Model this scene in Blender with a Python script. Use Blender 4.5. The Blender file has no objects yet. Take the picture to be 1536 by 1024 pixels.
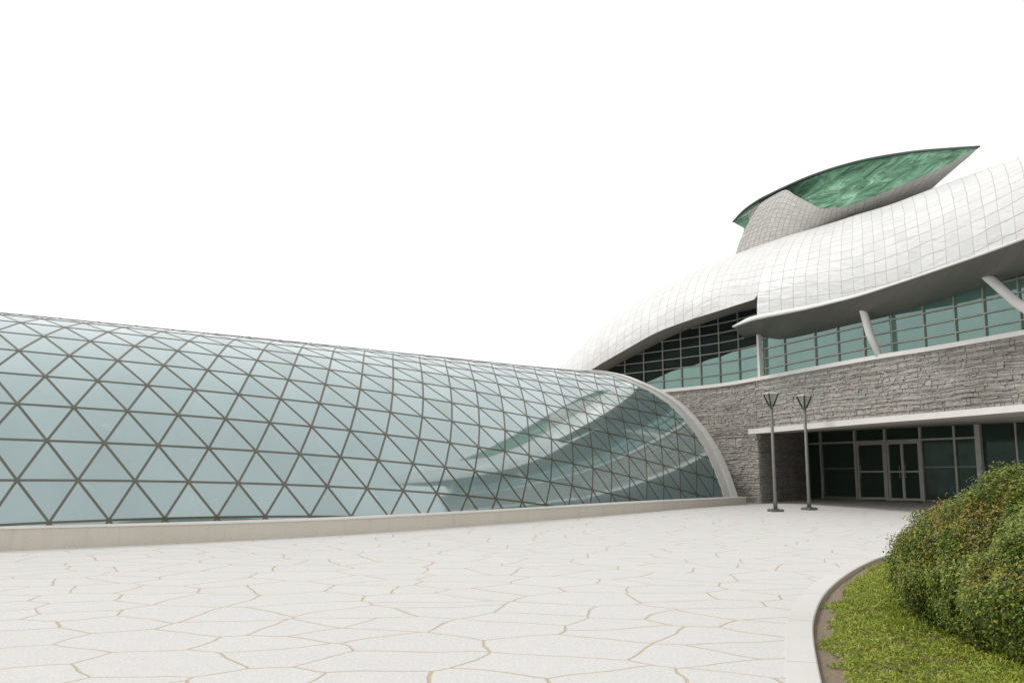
import bpy, bmesh, math, random
import numpy as np
from mathutils import Vector, Matrix, geometry
random.seed(7); rng = np.random.default_rng(7)
scene = bpy.context.scene
COL = scene.collection

# ------------------------------------------------------------------ camera model
F, HY, CX, CY, CAMZ = 1400.0, 725.0, 768.0, 512.0, 1.6
PITCH = math.atan((HY-CY)/F); CP, SP = math.cos(PITCH), math.sin(PITCH)
SLOPE = 0.025                      # the plaza climbs gently towards the building
def gz(y): return SLOPE*min(max(y, 0.0), 60.0)
def ray(px, py):
    u = (px-CX)/F; v = (CY-py)/F
    return Vector((u, CP-v*SP, SP+v*CP))
def atY(px, py, Y):
    d = ray(px, py); return Vector((0, 0, CAMZ))+d*(Y/d.y)
def atZ(px, py, z):
    d = ray(px, py); return Vector((0, 0, CAMZ))+d*((z-CAMZ)/d.z)
def onG(px, py):
    d = ray(px, py); t = -CAMZ/(d.z-SLOPE*d.y); return Vector((0, 0, CAMZ))+d*t
def proj(p):
    z = p[2]-CAMZ; f = p[1]*CP+z*SP; up = -p[1]*SP+z*CP
    return CX+F*p[0]/f, CY-F*up/f

# ------------------------------------------------------------------ materials
def mat(name):
    m = bpy.data.materials.new(name); m.use_nodes = True
    nt = m.node_tree; nt.nodes.clear()
    out = nt.nodes.new('ShaderNodeOutputMaterial')
    return m, nt, out
class N:
    def __init__(s, nt): s.nt = nt
    def __call__(s, typ, ins=None, **kw):
        n = s.nt.nodes.new(typ)
        for k, v in kw.items(): setattr(n, k, v)
        for k, v in (ins or {}).items():
            if isinstance(v, bpy.types.NodeSocket): s.nt.links.new(v, n.inputs[k])
            else: n.inputs[k].default_value = v
        return n
    def math(s, op, a, b=0.0, c=None):
        d = {0: a, 1: b}
        if c is not None: d[2] = c
        return s('ShaderNodeMath', d, operation=op).outputs[0]
    def mix(s, f, a, b, bt='MIX'):
        n = s.nt.nodes.new('ShaderNodeMix'); n.data_type = 'RGBA'; n.blend_type = bt
        for k, v in ((0, f), (6, a), (7, b)):
            if isinstance(v, bpy.types.NodeSocket): s.nt.links.new(v, n.inputs[k])
            else: n.inputs[k].default_value = v
        return n.outputs[2]
    def ramp(s, f, stops):
        n = s.nt.nodes.new('ShaderNodeValToRGB'); s.nt.links.new(f, n.inputs[0])
        e = n.color_ramp.elements
        while len(e) < len(stops): e.new(0.5)
        for el, (p, c) in zip(e, stops): el.position = p; el.color = c if len(c) == 4 else (*c, 1)
        return n.outputs[0]
    def noise(s, vec, scale, detail=3.0, rough=0.55, dist=0.0):
        n = s('ShaderNodeTexNoise', {'Scale': scale, 'Detail': detail, 'Roughness': rough, 'Distortion': dist})
        if vec is not None: s.nt.links.new(vec, n.inputs['Vector'])
        return n
    def bump(s, h, strength=0.3, dist=0.02):
        return s('ShaderNodeBump', {'Height': h, 'Strength': strength, 'Distance': dist}).outputs[0]
def grey(v): return (v, v, v, 1)
def principled(n, out, **kw):
    b = n('ShaderNodeBsdfPrincipled', kw); n.nt.links.new(b.outputs[0], out.inputs[0]); return b

def simple(name, col, rough=0.5, metal=0.0, var=0.12, scale=3.0, bump=0.0, bscale=40.0, ior=1.5):
    m, nt, out = mat(name); n = N(nt)
    tc = n('ShaderNodeTexCoord').outputs['Object']
    f = n.noise(tc, scale, 5.0).outputs[0]
    c0 = [max(0, c*(1-var)) for c in col]+[1]; c1 = [min(1, c*(1+var)) for c in col]+[1]
    c = n.ramp(f, [(0.3, c0), (0.7, c1)])
    kw = {'Base Color': c, 'Roughness': rough, 'Metallic': metal, 'IOR': ior}
    if bump: kw['Normal'] = n.bump(n.noise(tc, bscale, 4.0).outputs[0], bump, 0.01)
    principled(n, out, **kw); return m

def glass(name, base, tint, r0, rough=0.02, streak=0.15, wav=0.0, scale=0.6, rmax=0.9, white=False, pw=2.6):
    """coated glass: dark body behind a tinted mirror that strengthens at grazing angles"""
    m, nt, out = mat(name); n = N(nt)
    tc = n('ShaderNodeTexCoord').outputs['Object']
    mp = n('ShaderNodeMapping', {'Vector': tc, 'Scale': (1, 1, 0.35)}).outputs[0]
    f = n.noise(mp, scale, 5.0, 0.6).outputs[0]
    rnd = n('ShaderNodeNewGeometry').outputs['Random Per Island']
    b = n.mix(f, [c*(1-streak) for c in base]+[1], [c*(1+streak) for c in base]+[1])
    b = n.mix(0.25, b, n.ramp(rnd, [(0, [c*0.75 for c in base]), (1, [c*1.25 for c in base])]))
    nor = n.bump(n.noise(tc, 0.9, 2.0).outputs[0], wav, 0.05) if wav else None
    d = n('ShaderNodeBsdfDiffuse', {'Color': b})
    g = n('ShaderNodeBsdfGlossy', {'Color': (*tint, 1), 'Roughness': rough})
    fr = n('ShaderNodeLayerWeight', {'Blend': 0.5})
    if nor is not None:
        nt.links.new(nor, g.inputs['Normal']); nt.links.new(nor, fr.inputs['Normal'])
    fc = fr.outputs['Facing']
    fac = n.math('ADD', n.math('MULTIPLY', n.math('POWER', fc, pw), rmax-r0), r0)
    fac = n.math('MULTIPLY', fac, n.math('ADD', n.math('MULTIPLY', f, 0.3), 0.85))
    if white:                                             # panes are not all equally clean
        tone = n('ShaderNodeAttribute', attribute_name='pane_tone').outputs['Fac']
        fac = n.math('MULTIPLY', fac, n.math('ADD', n.math('MULTIPLY', tone, 0.22), 0.90))
        blotch = n.ramp(n.noise(tc, 1.3, 7, 0.7, 0.8).outputs[0], [(0.60, grey(0)), (0.72, grey(1))])  # paler blotches in the body colour
        b2 = n.mix(n.math('MULTIPLY', blotch, 0.30), b, (0.42, 0.47, 0.46, 1)); nt.links.new(b2, d.inputs['Color'])
    nt.links.new(n.mix(n.math('POWER', fc, 1.6), (*tint, 1), (1, 1, 1, 1) if white else (*tint, 1)), g.inputs['Color'])
    mx = n('ShaderNodeMixShader', {0: fac, 1: d.outputs[0], 2: g.outputs[0]})
    nt.links.new(mx.outputs[0], out.inputs[0]); return m

M = {}
M['vault_glass'] = glass('vault_glass', (0.215, 0.300, 0.298), (0.87, 0.975, 0.985), 0.22, 0.06, 0.16, 0.05, rmax=0.98, white=True, pw=2.3)
M['teal_glass'] = glass('teal_glass', (0.075, 0.165, 0.14), (0.70, 0.94, 0.87), 0.20, 0.05, 0.3, 0.10, rmax=0.34)
M['reflection_glass'] = glass('reflection_glass', (0.10, 0.20, 0.17), (0.66, 0.90, 0.82), 0.20, 0.06, 0.2, 0.06, rmax=0.36)  # sky reflection put into the body colour
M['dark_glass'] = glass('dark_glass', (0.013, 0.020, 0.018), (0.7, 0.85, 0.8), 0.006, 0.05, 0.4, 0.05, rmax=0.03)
M['entrance_glass'] = glass('entrance_glass', (0.048, 0.070, 0.056), (0.6, 0.8, 0.7), 0.06, 0.06, 0.5, 0.05, rmax=0.12)
M['bar'] = simple('lattice_bar', (0.085, 0.082, 0.056), 0.14, 0.0, 0.15, 2.0, ior=1.65)
M['mullion_dark'] = simple('mullion_metal', (0.33, 0.325, 0.295), 0.4, 0.3, 0.1)
M['mullion_dim'] = simple('mullion_grey_metal', (0.23, 0.225, 0.205), 0.45, 0.2, 0.1)
M['mullion_light'] = simple('mullion_pale_metal', (0.68, 0.665, 0.63), 0.4, 0.2, 0.08)
M['white_paint'] = simple('white_painted_concrete', (0.70, 0.68, 0.65), 0.6, 0, 0.05, 1.5, 0.1, 60)
M['rim_white'] = simple('rim_white_metal', (0.72, 0.71, 0.68), 0.45, 0, 0.05, 1.2)
M['band'] = simple('pale_band_metal', (0.58, 0.57, 0.545), 0.45, 0, 0.06, 1.5)
M['post_white'] = simple('white_post_paint', (0.66, 0.655, 0.64), 0.4, 0, 0.04)
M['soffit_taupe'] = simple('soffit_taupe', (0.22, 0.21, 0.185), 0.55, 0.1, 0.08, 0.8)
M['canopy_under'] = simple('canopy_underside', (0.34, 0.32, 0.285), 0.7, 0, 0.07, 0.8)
M['dark_rim'] = simple('dark_green_rim', (0.03, 0.06, 0.045), 0.4, 0.3, 0.1)
M['lamp_metal'] = simple('lamp_pole_metal', (0.14, 0.145, 0.13), 0.5, 0.2, 0.15, 6.0)
M['lamp_arm'] = simple('lamp_arm_metal', (0.04, 0.045, 0.04), 0.4, 0.4, 0.1, 6.0)
M['bark'] = simple('shrub_bark', (0.06, 0.045, 0.03), 0.9, 0, 0.3, 12.0, 0.5, 30)

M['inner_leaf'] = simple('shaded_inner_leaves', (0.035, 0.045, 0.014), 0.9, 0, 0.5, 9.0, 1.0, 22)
def lamp_glass():
    m, nt, out = mat('lamp_frosted_glass'); n = N(nt)
    g = n('ShaderNodeBsdfPrincipled', {'Base Color': (0.45, 0.46, 0.43, 1), 'Roughness': 0.25}); t = n('ShaderNodeBsdfTransparent', {'Color': (0.85, 0.87, 0.85, 1)})
    mx = n('ShaderNodeMixShader', {0: 0.5, 1: t.outputs[0], 2: g.outputs[0]}); nt.links.new(mx.outputs[0], out.inputs[0]); return m
M['lamp_glass'] = lamp_glass()

def plinth_mat():
    m, nt, out = mat('plinth_concrete'); n = N(nt)
    tc = n('ShaderNodeTexCoord').outputs['Object']
    big = n.noise(tc, 0.5, 4).outputs[0]; sm = n.noise(tc, 55, 3, 0.7).outputs[0]
    c = n.ramp(big, [(0.3, (0.53, 0.49, 0.42)), (0.7, (0.60, 0.56, 0.49))])
    c = n.mix(0.35, c, n.ramp(sm, [(0.3, (0.44, 0.40, 0.33)), (0.65, (0.66, 0.62, 0.55))]))
    mp = n('ShaderNodeMapping', {'Vector': tc, 'Scale': (3, 3, 0.25)}).outputs[0]
    drip = n.ramp(n.noise(mp, 1.6, 5, 0.7).outputs[0], [(0.52, grey(0)), (0.72, grey(1))])
    c = n.mix(n.math('MULTIPLY', drip, 0.25), c, (0.38, 0.34, 0.27, 1))
    principled(n, out, **{'Base Color': c, 'Roughness': 0.85, 'Normal': n.bump(sm, 0.35, 0.01)}); return m
M['plinth'] = plinth_mat()

def paving_mat():
    m, nt, out = mat('crazy_paving'); n = N(nt)
    co = n('ShaderNodeTexCoord').outputs['Object']
    mp = n('ShaderNodeMapping', {'Vector': co, 'Scale': (1, 1, 0)}).outputs[0]
    w1 = n.noise(mp, 0.55, 2.0).outputs['Color']; w2 = n.noise(mp, 2.6, 3.0).outputs['Color']
    v = n('ShaderNodeVectorMath', {0: w1, 1: (0.5, 0.5, 0.5)}, operation='SUBTRACT').outputs[0]
    v = n('ShaderNodeVectorMath', {0: v, 'Scale': 0.55}, operation='SCALE').outputs[0]
    v2 = n('ShaderNodeVectorMath', {0: w2, 1: (0.5, 0.5, 0.5)}, operation='SUBTRACT').outputs[0]
    v2 = n('ShaderNodeVectorMath', {0: v2, 'Scale': 0.06}, operation='SCALE').outputs[0]
    p = n('ShaderNodeVectorMath', {0: mp, 1: v}, operation='ADD').outputs[0]
    p = n('ShaderNodeVectorMath', {0: p, 1: v2}, operation='ADD').outputs[0]
    p = n('ShaderNodeMapping', {'Vector': p, 'Rotation': (0, 0, 0.35), 'Scale': (0.9, 1.1, 1)}).outputs[0]
    e = n('ShaderNodeTexVoronoi', {'Vector': p, 'Scale': 1.22, 'Randomness': 1.0}, voronoi_dimensions='2D', feature='DISTANCE_TO_EDGE').outputs['Distance']
    cell = n('ShaderNodeTexVoronoi', {'Vector': p, 'Scale': 1.22, 'Randomness': 1.0}, voronoi_dimensions='2D', feature='F1').outputs['Color']
    wid = n('ShaderNodeMapRange', {0: n.noise(mp, 1.3, 3.0).outputs[0], 1: 0.34, 2: 0.68, 3: 0.014, 4: 0.022}).outputs[0]
    joint = n('ShaderNodeMapRange', {0: e, 1: n.math('MULTIPLY', wid, 0.45), 2: wid, 3: 1.0, 4: 0.0}, clamp=True).outputs[0]
    grain = n.noise(mp, 34, 5, 0.8).outputs[0]
    mid = n.noise(mp, 5, 6, 0.62).outputs[0]; big = n.noise(mp, 0.22, 4).outputs[0]
    sl = n.ramp(big, [(0.3, (0.516, 0.503, 0.486)), (0.7, (0.563, 0.555, 0.542))])
    tone = n('ShaderNodeSeparateColor', {0: cell}).outputs[0]
    sl = n.mix(0.5, sl, n.ramp(tone, [(0, (0.503, 0.490, 0.473)), (1, (0.585, 0.576, 0.563))]))
    sl = n.mix(0.35, sl, n.ramp(mid, [(0.3, (0.473, 0.460, 0.439)), (0.65, (0.602, 0.593, 0.585))]))
    sl = n.mix(0.6, sl, n.ramp(grain, [(0.32, (0.396, 0.387, 0.370)), (0.62, (0.619, 0.615, 0.602))]))
    jc = n.mix(n.noise(mp, 7, 3).outputs[0], (0.46, 0.385, 0.255, 1), (0.39, 0.325, 0.22, 1))
    vis = n('ShaderNodeMapRange', {0: n.noise(mp, 0.9, 3).outputs[0], 1: 0.32, 2: 0.50, 3: 0.85, 4: 1.0}, clamp=True).outputs[0]
    c = n.mix(n.math('MULTIPLY', joint, vis), sl, jc)
    h = n.math('ADD', n.math('MULTIPLY', grain, 0.35), n.math('MULTIPLY', mid, 0.9))
    h = n.math('SUBTRACT', h, n.math('MULTIPLY', joint, 0.8))
    principled(n, out, **{'Base Color': c, 'Roughness': 0.85, 'Specular IOR Level': 0.25, 'Normal': n.bump(h, 0.6, 0.014)}); return m
M['paving'] = paving_mat()

def kerb_mat():
    m, nt, out = mat('kerb_granite'); n = N(nt)
    co = n('ShaderNodeTexCoord').outputs['Object']
    g = n.noise(co, 60, 4, 0.7).outputs[0]; b = n.noise(co, 1.2, 4).outputs[0]
    c = n.ramp(b, [(0.3, (0.516, 0.499, 0.473)), (0.7, (0.576, 0.563, 0.546))])
    c = n.mix(0.3, c, n.ramp(g, [(0.3, (0.396, 0.378, 0.353)), (0.65, (0.628, 0.619, 0.602))]))
    nz = n('ShaderNodeSeparateXYZ', {0: n('ShaderNodeNewGeometry').outputs['Normal']}).outputs[2]
    side = n('ShaderNodeMapRange', {0: nz, 1: 0.3, 2: 0.7, 3: 1.0, 4: 0.0}).outputs[0]
    c = n.mix(n.math('MULTIPLY', side, 0.75), c, (0.30, 0.24, 0.15, 1))     # upright sides browner and darker than the top
    principled(n, out, **{'Base Color': c, 'Roughness': 0.8, 'Normal': n.bump(g, 0.3, 0.008)}); return m
M['kerb'] = kerb_mat()

def soil_mat():
    m, nt, out = mat('dry_soil'); n = N(nt)
    co = n('ShaderNodeTexCoord').outputs['Object']
    g = n.noise(co, 30, 6, 0.75).outputs[0]; b = n.noise(co, 3, 4).outputs[0]
    c = n.ramp(g, [(0.3, (0.13, 0.095, 0.06)), (0.7, (0.33, 0.26, 0.18))])
    c = n.mix(n.math('MULTIPLY', b, 0.5), c, (0.22, 0.17, 0.12, 1))
    principled(n, out, **{'Base Color': c, 'Roughness': 0.95, 'Normal': n.bump(g, 0.8, 0.03)}); return m
M['soil'] = soil_mat()

def stone_mat():
    m, nt, out = mat('ledge_stone'); n = N(nt)
    co = n('ShaderNodeTexCoord').outputs['Object']
    rnd = n('ShaderNodeNewGeometry').outputs['Random Per Island']
    c = n.ramp(rnd, [(0.0, (0.322, 0.300, 0.272)), (0.3, (0.457, 0.436, 0.398)), (0.55, (0.399, 0.388, 0.370)), (0.8, (0.563, 0.534, 0.486)), (1.0, (0.487, 0.436, 0.378))])
    mp = n('ShaderNodeMapping', {'Vector': co, 'Scale': (1, 1, 1.7)}).outputs[0]
    f = n.noise(mp, 8, 8, 0.75, 0.4).outputs[0]
    c = n.mix(0.5, c, n.ramp(f, [(0.3, (0.175, 0.165, 0.151)), (0.5, (0.457, 0.436, 0.398)), (0.72, (0.721, 0.688, 0.631))]))
    st = n.ramp(n.noise(co, 0.35, 4).outputs[0], [(0.45, grey(0)), (0.7, grey(1))])
    c = n.mix(n.math('MULTIPLY', st, 0.35), c, (0.15, 0.125, 0.095, 1))
    h = n.noise(mp, 12, 8, 0.78, 0.4).outputs[0]
    principled(n, out, **{'Base Color': c, 'Roughness': 0.85, 'Normal': n.bump(h, 1.0, 0.06)}); return m
M['stone'] = stone_mat()
M['stone_gap'] = simple('stone_bed_mortar', (0.06, 0.055, 0.05), 0.95, 0, 0.2, 4)

def roof_mat(name, base, seam, su, sv, sw, shade=0.0, rough=0.38, wrinkle=0.55, metal=0.0):
    m, nt, out = mat(name); n = N(nt)
    uv = n('ShaderNodeUVMap', uv_map='UVMap').outputs[0]
    wob = n.noise(uv, 1.1, 2).outputs['Color']
    wv = n('ShaderNodeVectorMath', {0: wob, 1: (0.5, 0.5, 0.5)}, operation='SUBTRACT').outputs[0]
    wv = n('ShaderNodeVectorMath', {0: wv, 'Scale': 0.14}, operation='SCALE').outputs[0]
    p = n('ShaderNodeVectorMath', {0: uv, 1: wv}, operation='ADD').outputs[0]
    s = n('ShaderNodeSeparateXYZ', {0: p})
    def line(c, per, w):
        fr = n.math('FRACT', n.math('DIVIDE', c, per)); d = n.math('ABSOLUTE', n.math('SUBTRACT', fr, 0.5))
        return n('ShaderNodeMapRange', {0: d, 1: 0.5-w/per, 2: 0.5-0.35*w/per, 3: 0.0, 4: 1.0}, clamp=True).outputs[0]
    lu = line(s.outputs[0], su, sw); lv = line(s.outputs[1], sv, sw*0.8)
    lvb = n.math('MULTIPLY', lv, n('ShaderNodeMapRange', {0: n.noise(uv, 0.5, 3).outputs[0], 1: 0.35, 2: 0.6, 3: 0.25, 4: 0.95}, clamp=True).outputs[0])
    ln = n.math('MAXIMUM', n.math('MULTIPLY', lu, 0.9), lvb)
    cu = n.math('FLOOR', n.math('ADD', n.math('DIVIDE', s.outputs[0], su), 0.0)); cv = n.math('FLOOR', n.math('DIVIDE', s.outputs[1], sv))
    wn = n('ShaderNodeTexWhiteNoise', {'Vector': n('ShaderNodeCombineXYZ', {0: cu, 1: cv}).outputs[0]}, noise_dimensions='2D')
    tone = n.ramp(wn.outputs[0], [(0, [c*0.90 for c in base]), (1, [min(1, c*1.06) for c in base])])
    dirt = n.noise(n('ShaderNodeMapping', {'Vector': uv, 'Scale': (2.2, 0.5, 1)}).outputs[0], 1.2, 6, 0.65).outputs[0]
    tone = n.mix(0.4, tone, n.ramp(dirt, [(0.3, [c*0.93 for c in base]), (0.65, [min(1, c*1.03) for c in base])]))
    c = n.mix(ln, tone, (*seam, 1))
    # each sheet sits a little askew and buckles on its own
    off = n('ShaderNodeVectorMath', {0: wn.outputs[1], 'Scale': 9.0}, operation='SCALE').outputs[0]
    pv = n('ShaderNodeVectorMath', {0: n('ShaderNodeMapping', {'Vector': uv, 'Rotation': (0, 0, 0.6), 'Scale': (0.9, 2.6, 1)}).outputs[0], 1: off}, operation='ADD').outputs[0]
    h = n.noise(pv, 1.4, 3, 0.5, 0.5).outputs[0]
    h = n.math('SUBTRACT', h, n.math('MULTIPLY', ln, 0.35))
    principled(n, out, **{'Base Color': c, 'Roughness': rough, 'Metallic': metal, 'Normal': n.bump(h, wrinkle, 0.10)}); return m
M['roof'] = roof_mat('white_roof_sheet', (0.66, 0.66, 0.65), (0.45, 0.44, 0.42), 0.53, 0.40, 0.016, wrinkle=0.55, metal=0.2, rough=0.42)
M['hood_tile'] = roof_mat('grey_hood_tile', (0.50, 0.485, 0.455), (0.32, 0.305, 0.28), 0.44, 0.34, 0.022, wrinkle=0.7)
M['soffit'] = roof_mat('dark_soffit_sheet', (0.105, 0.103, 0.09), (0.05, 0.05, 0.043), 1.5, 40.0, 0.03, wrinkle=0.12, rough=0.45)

def green_mat():
    m, nt, out = mat('rippled_green_lining'); n = N(nt)
    tc = n('ShaderNodeTexCoord').outputs['Object']
    mp = n('ShaderNodeMapping', {'Vector': tc, 'Rotation': (0, 0.15, 0), 'Scale': (0.36, 0.36, 1.7)}).outputs[0]
    f = n.noise(mp, 1.9, 9, 0.58, 1.0).outputs[0]
    c = n.ramp(f, [(0.30, (0.03, 0.105, 0.055)), (0.46, (0.095, 0.25, 0.145)), (0.60, (0.19, 0.42, 0.265)), (0.74, (0.44, 0.66, 0.52))])
    principled(n, out, **{'Base Color': c, 'Roughness': 0.4, 'Normal': n.bump(f, 1.0, 0.4)}); return m
M['green'] = green_mat()

def leaf_mat(name, stops, patch=None, ps=1.0):
    m, nt, out = mat(name); n = N(nt)
    co = n('ShaderNodeTexCoord').outputs['Object']
    rnd = n('ShaderNodeNewGeometry').outputs['Random Per Island']
    c = n.ramp(rnd, stops)
    if patch:
        f = n.ramp(n.noise(co, ps, 5, 0.65).outputs[0], [(0.47, grey(0)), (0.58, grey(1))])
        r2 = n.math('FRACT', n.math('MULTIPLY', rnd, 37.7))
        zz = n('ShaderNodeMapRange', {0: n('ShaderNodeSeparateXYZ', {0: co}).outputs[2], 1: 0.6, 2: 1.4, 3: 0.15, 4: 1.0}, clamp=True).outputs[0]
        k = n.math('MULTIPLY', n.math('MULTIPLY', f, zz), n.math('GREATER_THAN', r2, 0.35))
        c = n.mix(n.math('MULTIPLY', k, 0.9), c, n.ramp(r2, patch))
    b = n('ShaderNodeBsdfPrincipled', {'Base Color': c, 'Roughness': 0.5, 'Specular IOR Level': 0.35})
    t = n('ShaderNodeBsdfTranslucent', {'Color': c})
    mx = n('ShaderNodeMixShader', {0: 0.2, 1: b.outputs[0], 2: t.outputs[0]})
    nt.links.new(mx.outputs[0], out.inputs[0]); return m
M['leaf'] = leaf_mat('shrub_leaf', [(0, (0.025, 0.060, 0.008)), (0.35, (0.075, 0.135, 0.012)), (0.7, (0.175, 0.235, 0.019)), (0.96, (0.31, 0.335, 0.033)), (1, (0.34, 0.24, 0.04))],
                     [(0.35, (0.20, 0.095, 0.028)), (0.6, (0.32, 0.175, 0.038)), (1.0, (0.31, 0.235, 0.04))], 2.1)
M['grass'] = leaf_mat('grass_blade', [(0, (0.133, 0.189, 0.015)), (0.5, (0.257, 0.328, 0.028)), (0.85, (0.355, 0.397, 0.047)), (1, (0.463, 0.416, 0.129))])

# ------------------------------------------------------------------ mesh helpers
class MB:
    def __init__(s): s.v = []; s.f = []; s.uv = []; s.hasuv = False
    def vert(s, p): s.v.append(tuple(p)); return len(s.v)-1
    def face(s, pts, uvs=None):
        i = len(s.v); s.v += [tuple(p) for p in pts]; s.f.append(tuple(range(i, i+len(pts))))
        if uvs: s.hasuv = True
        s.uv += list(uvs) if uvs else [(0, 0)]*len(pts)
    def fidx(s, idx, uvs=None):
        s.f.append(tuple(idx)); s.uv += list(uvs) if uvs else [(0, 0)]*len(idx)
        if uvs: s.hasuv = True
    def grid(s, rows, uvs=None, close=False):
        """rows[i][j] points -> shared-vertex sheet"""
        b = len(s.v); R = len(rows); Cn = len(rows[0])
        for r in rows: s.v += [tuple(p) for p in r]
        for i in range(R-1):
            for j in range(Cn if close else Cn-1):
                j2 = (j+1) % Cn
                q = [(i, j), (i, j2), (i+1, j2), (i+1, j)]
                s.fidx([b+a*Cn+c for a, c in q], [uvs[a][c] for a, c in q] if uvs else None)
    def box(s, c, sx, sy, sz, rot=0.0):
        cr, sr = math.cos(rot), math.sin(rot)
        P = [Vector((c[0]+x*cr-y*sr, c[1]+x*sr+y*cr, c[2]+z)) for z in (-sz/2, sz/2) for x, y in ((-sx/2, -sy/2), (sx/2, -sy/2), (sx/2, sy/2), (-sx/2, sy/2))]
        b = len(s.v); s.v += [tuple(p) for p in P]
        for q in ((0, 3, 2, 1), (4, 5, 6, 7), (0, 1, 5, 4), (1, 2, 6, 5), (2, 3, 7, 6), (3, 0, 4, 7)): s.fidx([b+k for k in q])
    def bar(s, a, b, w, d, up):
        """box-section bar from a to b; d along up, w across"""
        a = Vector(a); b = Vector(b); t = (b-a)
        if t.length < 1e-5: return
        t.normalize(); up = Vector(up); up = (up-t*up.dot(t))
        if up.length < 1e-6: up = t.orthogonal()
        up.normalize(); sd = t.cross(up)
        q = [sd*(-w/2)+up*(-d/2), sd*(w/2)+up*(-d/2), sd*(w/2)+up*(d/2), sd*(-w/2)+up*(d/2)]
        k = len(s.v); s.v += [tuple(a+x) for x in q]+[tuple(b+x) for x in q]
        for f in ((0, 1, 2, 3), (7, 6, 5, 4), (0, 4, 5, 1), (1, 5, 6, 2), (2, 6, 7, 3), (3, 7, 4, 0)): s.fidx([k+i for i in f])
    def tube(s, pts, rad, n=12, cap=True):
        pts = [Vector(p) for p in pts]; rad = rad if isinstance(rad, (list, tuple)) else [rad]*len(pts)
        rows = []; prev = None
        for i, p in enumerate(pts):
            t = (pts[min(i+1, len(pts)-1)]-pts[max(i-1, 0)]).normalized()
            u = prev if prev is not None else (Vector((1, 0, 0)) if abs(t.x) < 0.9 else Vector((0, 1, 0)))
            u = (u-t*u.dot(t)).normalized(); prev = u; w = t.cross(u)
            rows.append([p+(u*math.cos(2*math.pi*k/n)+w*math.sin(2*math.pi*k/n))*rad[i] for k in range(n)])
        b = len(s.v); s.grid(rows, close=True)
        if cap:
            s.fidx([b+k for k in range(n)][::-1]); e = b+(len(pts)-1)*n; s.fidx([e+k for k in range(n)])
    def build(s, name, m, parent=None, smooth=False, mats=None, midx=None):
        me = bpy.data.meshes.new(name); me.from_pydata(s.v, [], s.f)
        if s.hasuv:
            l = me.uv_layers.new(name='UVMap'); l.data.foreach_set('uv', np.array(s.uv, dtype=np.float32).ravel())
        for x in (mats or [m]): me.materials.append(x)
        if midx: me.polygons.foreach_set('material_index', midx)
        if smooth: me.polygons.foreach_set('use_smooth', [True]*len(me.polygons))
        me.update()
        o = bpy.data.objects.new(name, me); COL.objects.link(o)
        if parent is not None:
            o.parent = parent
            if parent.type == 'EMPTY': o.matrix_parent_inverse = Matrix.Translation(parent.location).inverted()
        return o
def thing(name, label, cat, loc, group=None):
    o = bpy.data.objects.new(name, None); COL.objects.link(o); o.location = loc; o.empty_display_size = 0.3
    o['label'] = label; o['category'] = cat
    if group: o['group'] = group
    return o
def tag(o, label, cat, group=None, kind=None):
    o['label'] = label; o['category'] = cat
    if group: o['group'] = group
    if kind: o['kind'] = kind
    return o
def fix_normals(o, smooth=None, merge=0):
    bm = bmesh.new(); bm.from_mesh(o.data)
    if merge: bmesh.ops.remove_doubles(bm, verts=bm.verts, dist=merge)
    bmesh.ops.recalc_face_normals(bm, faces=bm.faces); bm.to_mesh(o.data); bm.free()

def catmull(P, per=8):
    P = [Vector(p) for p in P]; out = []
    for i in range(len(P)-1):
        p0 = P[i-1] if i else P[0]*2-P[1]; p1 = P[i]; p2 = P[i+1]; p3 = P[i+2] if i+2 < len(P) else P[-1]*2-P[-2]
        for k in range(per):
            t = k/per
            out.append(0.5*((2*p1)+(p2-p0)*t+(2*p0-5*p1+4*p2-p3)*t*t+(3*p1-p0-3*p2+p3)*t**3))
    out.append(P[-1]); return out
def interp(x, xs, ys): return float(np.interp(x, xs, ys))

# ------------------------------------------------------------------ ground, kerb, soil
bed_in = [(1.25, 3.6), (1.72, 5.0), (2.15, 6.7), (2.70, 8.65), (3.13, 9.96), (3.74, 11.5), (4.51, 13.1), (5.46, 14.8), (6.42, 16.2),
          (8.0, 17.6), (10.0, 17.6), (11.5, 15.6), (12.2, 11.5), (11.6, 6.5), (8.5, 3.0), (4.5, 1.9), (2.0, 2.3)]
loop = bed_in[-2:]+bed_in+bed_in[:2]
cl = [Vector((x, y, 0)) for x, y in loop]
inner = []
for i in range(1, len(cl)-2):
    if i < 2 or i > len(bed_in)+1: continue
    p0, p1, p2, p3 = cl[i-1], cl[i], cl[i+1], cl[i+2]
    for k in range(8):
        t = k/8; inner.append(0.5*((2*p1)+(p2-p0)*t+(2*p0-5*p1+4*p2-p3)*t*t+(3*p1-p0-3*p2+p3)*t**3))
nI = len(inner)
def outw(L, i, w):
    t = (L[(i+1) % len(L)]-L[i-1]).normalized(); return L[i]+Vector((-t.y, t.x, 0))*w
area = sum(inner[i].x*inner[(i+1) % nI].y-inner[(i+1) % nI].x*inner[i].y for i in range(nI))
sg = 1 if area < 0 else -1
KW = 0.25
outer = [outw(inner, i, sg*KW) for i in range(nI)]
def inside(x, y, poly):
    c = False; j = len(poly)-1
    for i in range(len(poly)):
        if (poly[i].y > y) != (poly[j].y > y) and x < (poly[j].x-poly[i].x)*(y-poly[i].y)/(poly[j].y-poly[i].y)+poly[i].x: c = not c
        j = i
    return c
S = 700
vs = [Vector((-S, -S)), Vector((S, -S)), Vector((S, 0)), Vector((S, 60)), Vector((S, S)), Vector((-S, S)), Vector((-S, 60)), Vector((-S, 0))]
ed = [(0, 1), (1, 2), (2, 3), (3, 4), (4, 5), (5, 6), (6, 7), (7, 0), (2, 7), (3, 6)]
k0 = len(vs); vs += [Vector((p.x, p.y)) for p in outer]; ed += [(k0+i, k0+(i+1) % nI) for i in range(nI)]
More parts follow.
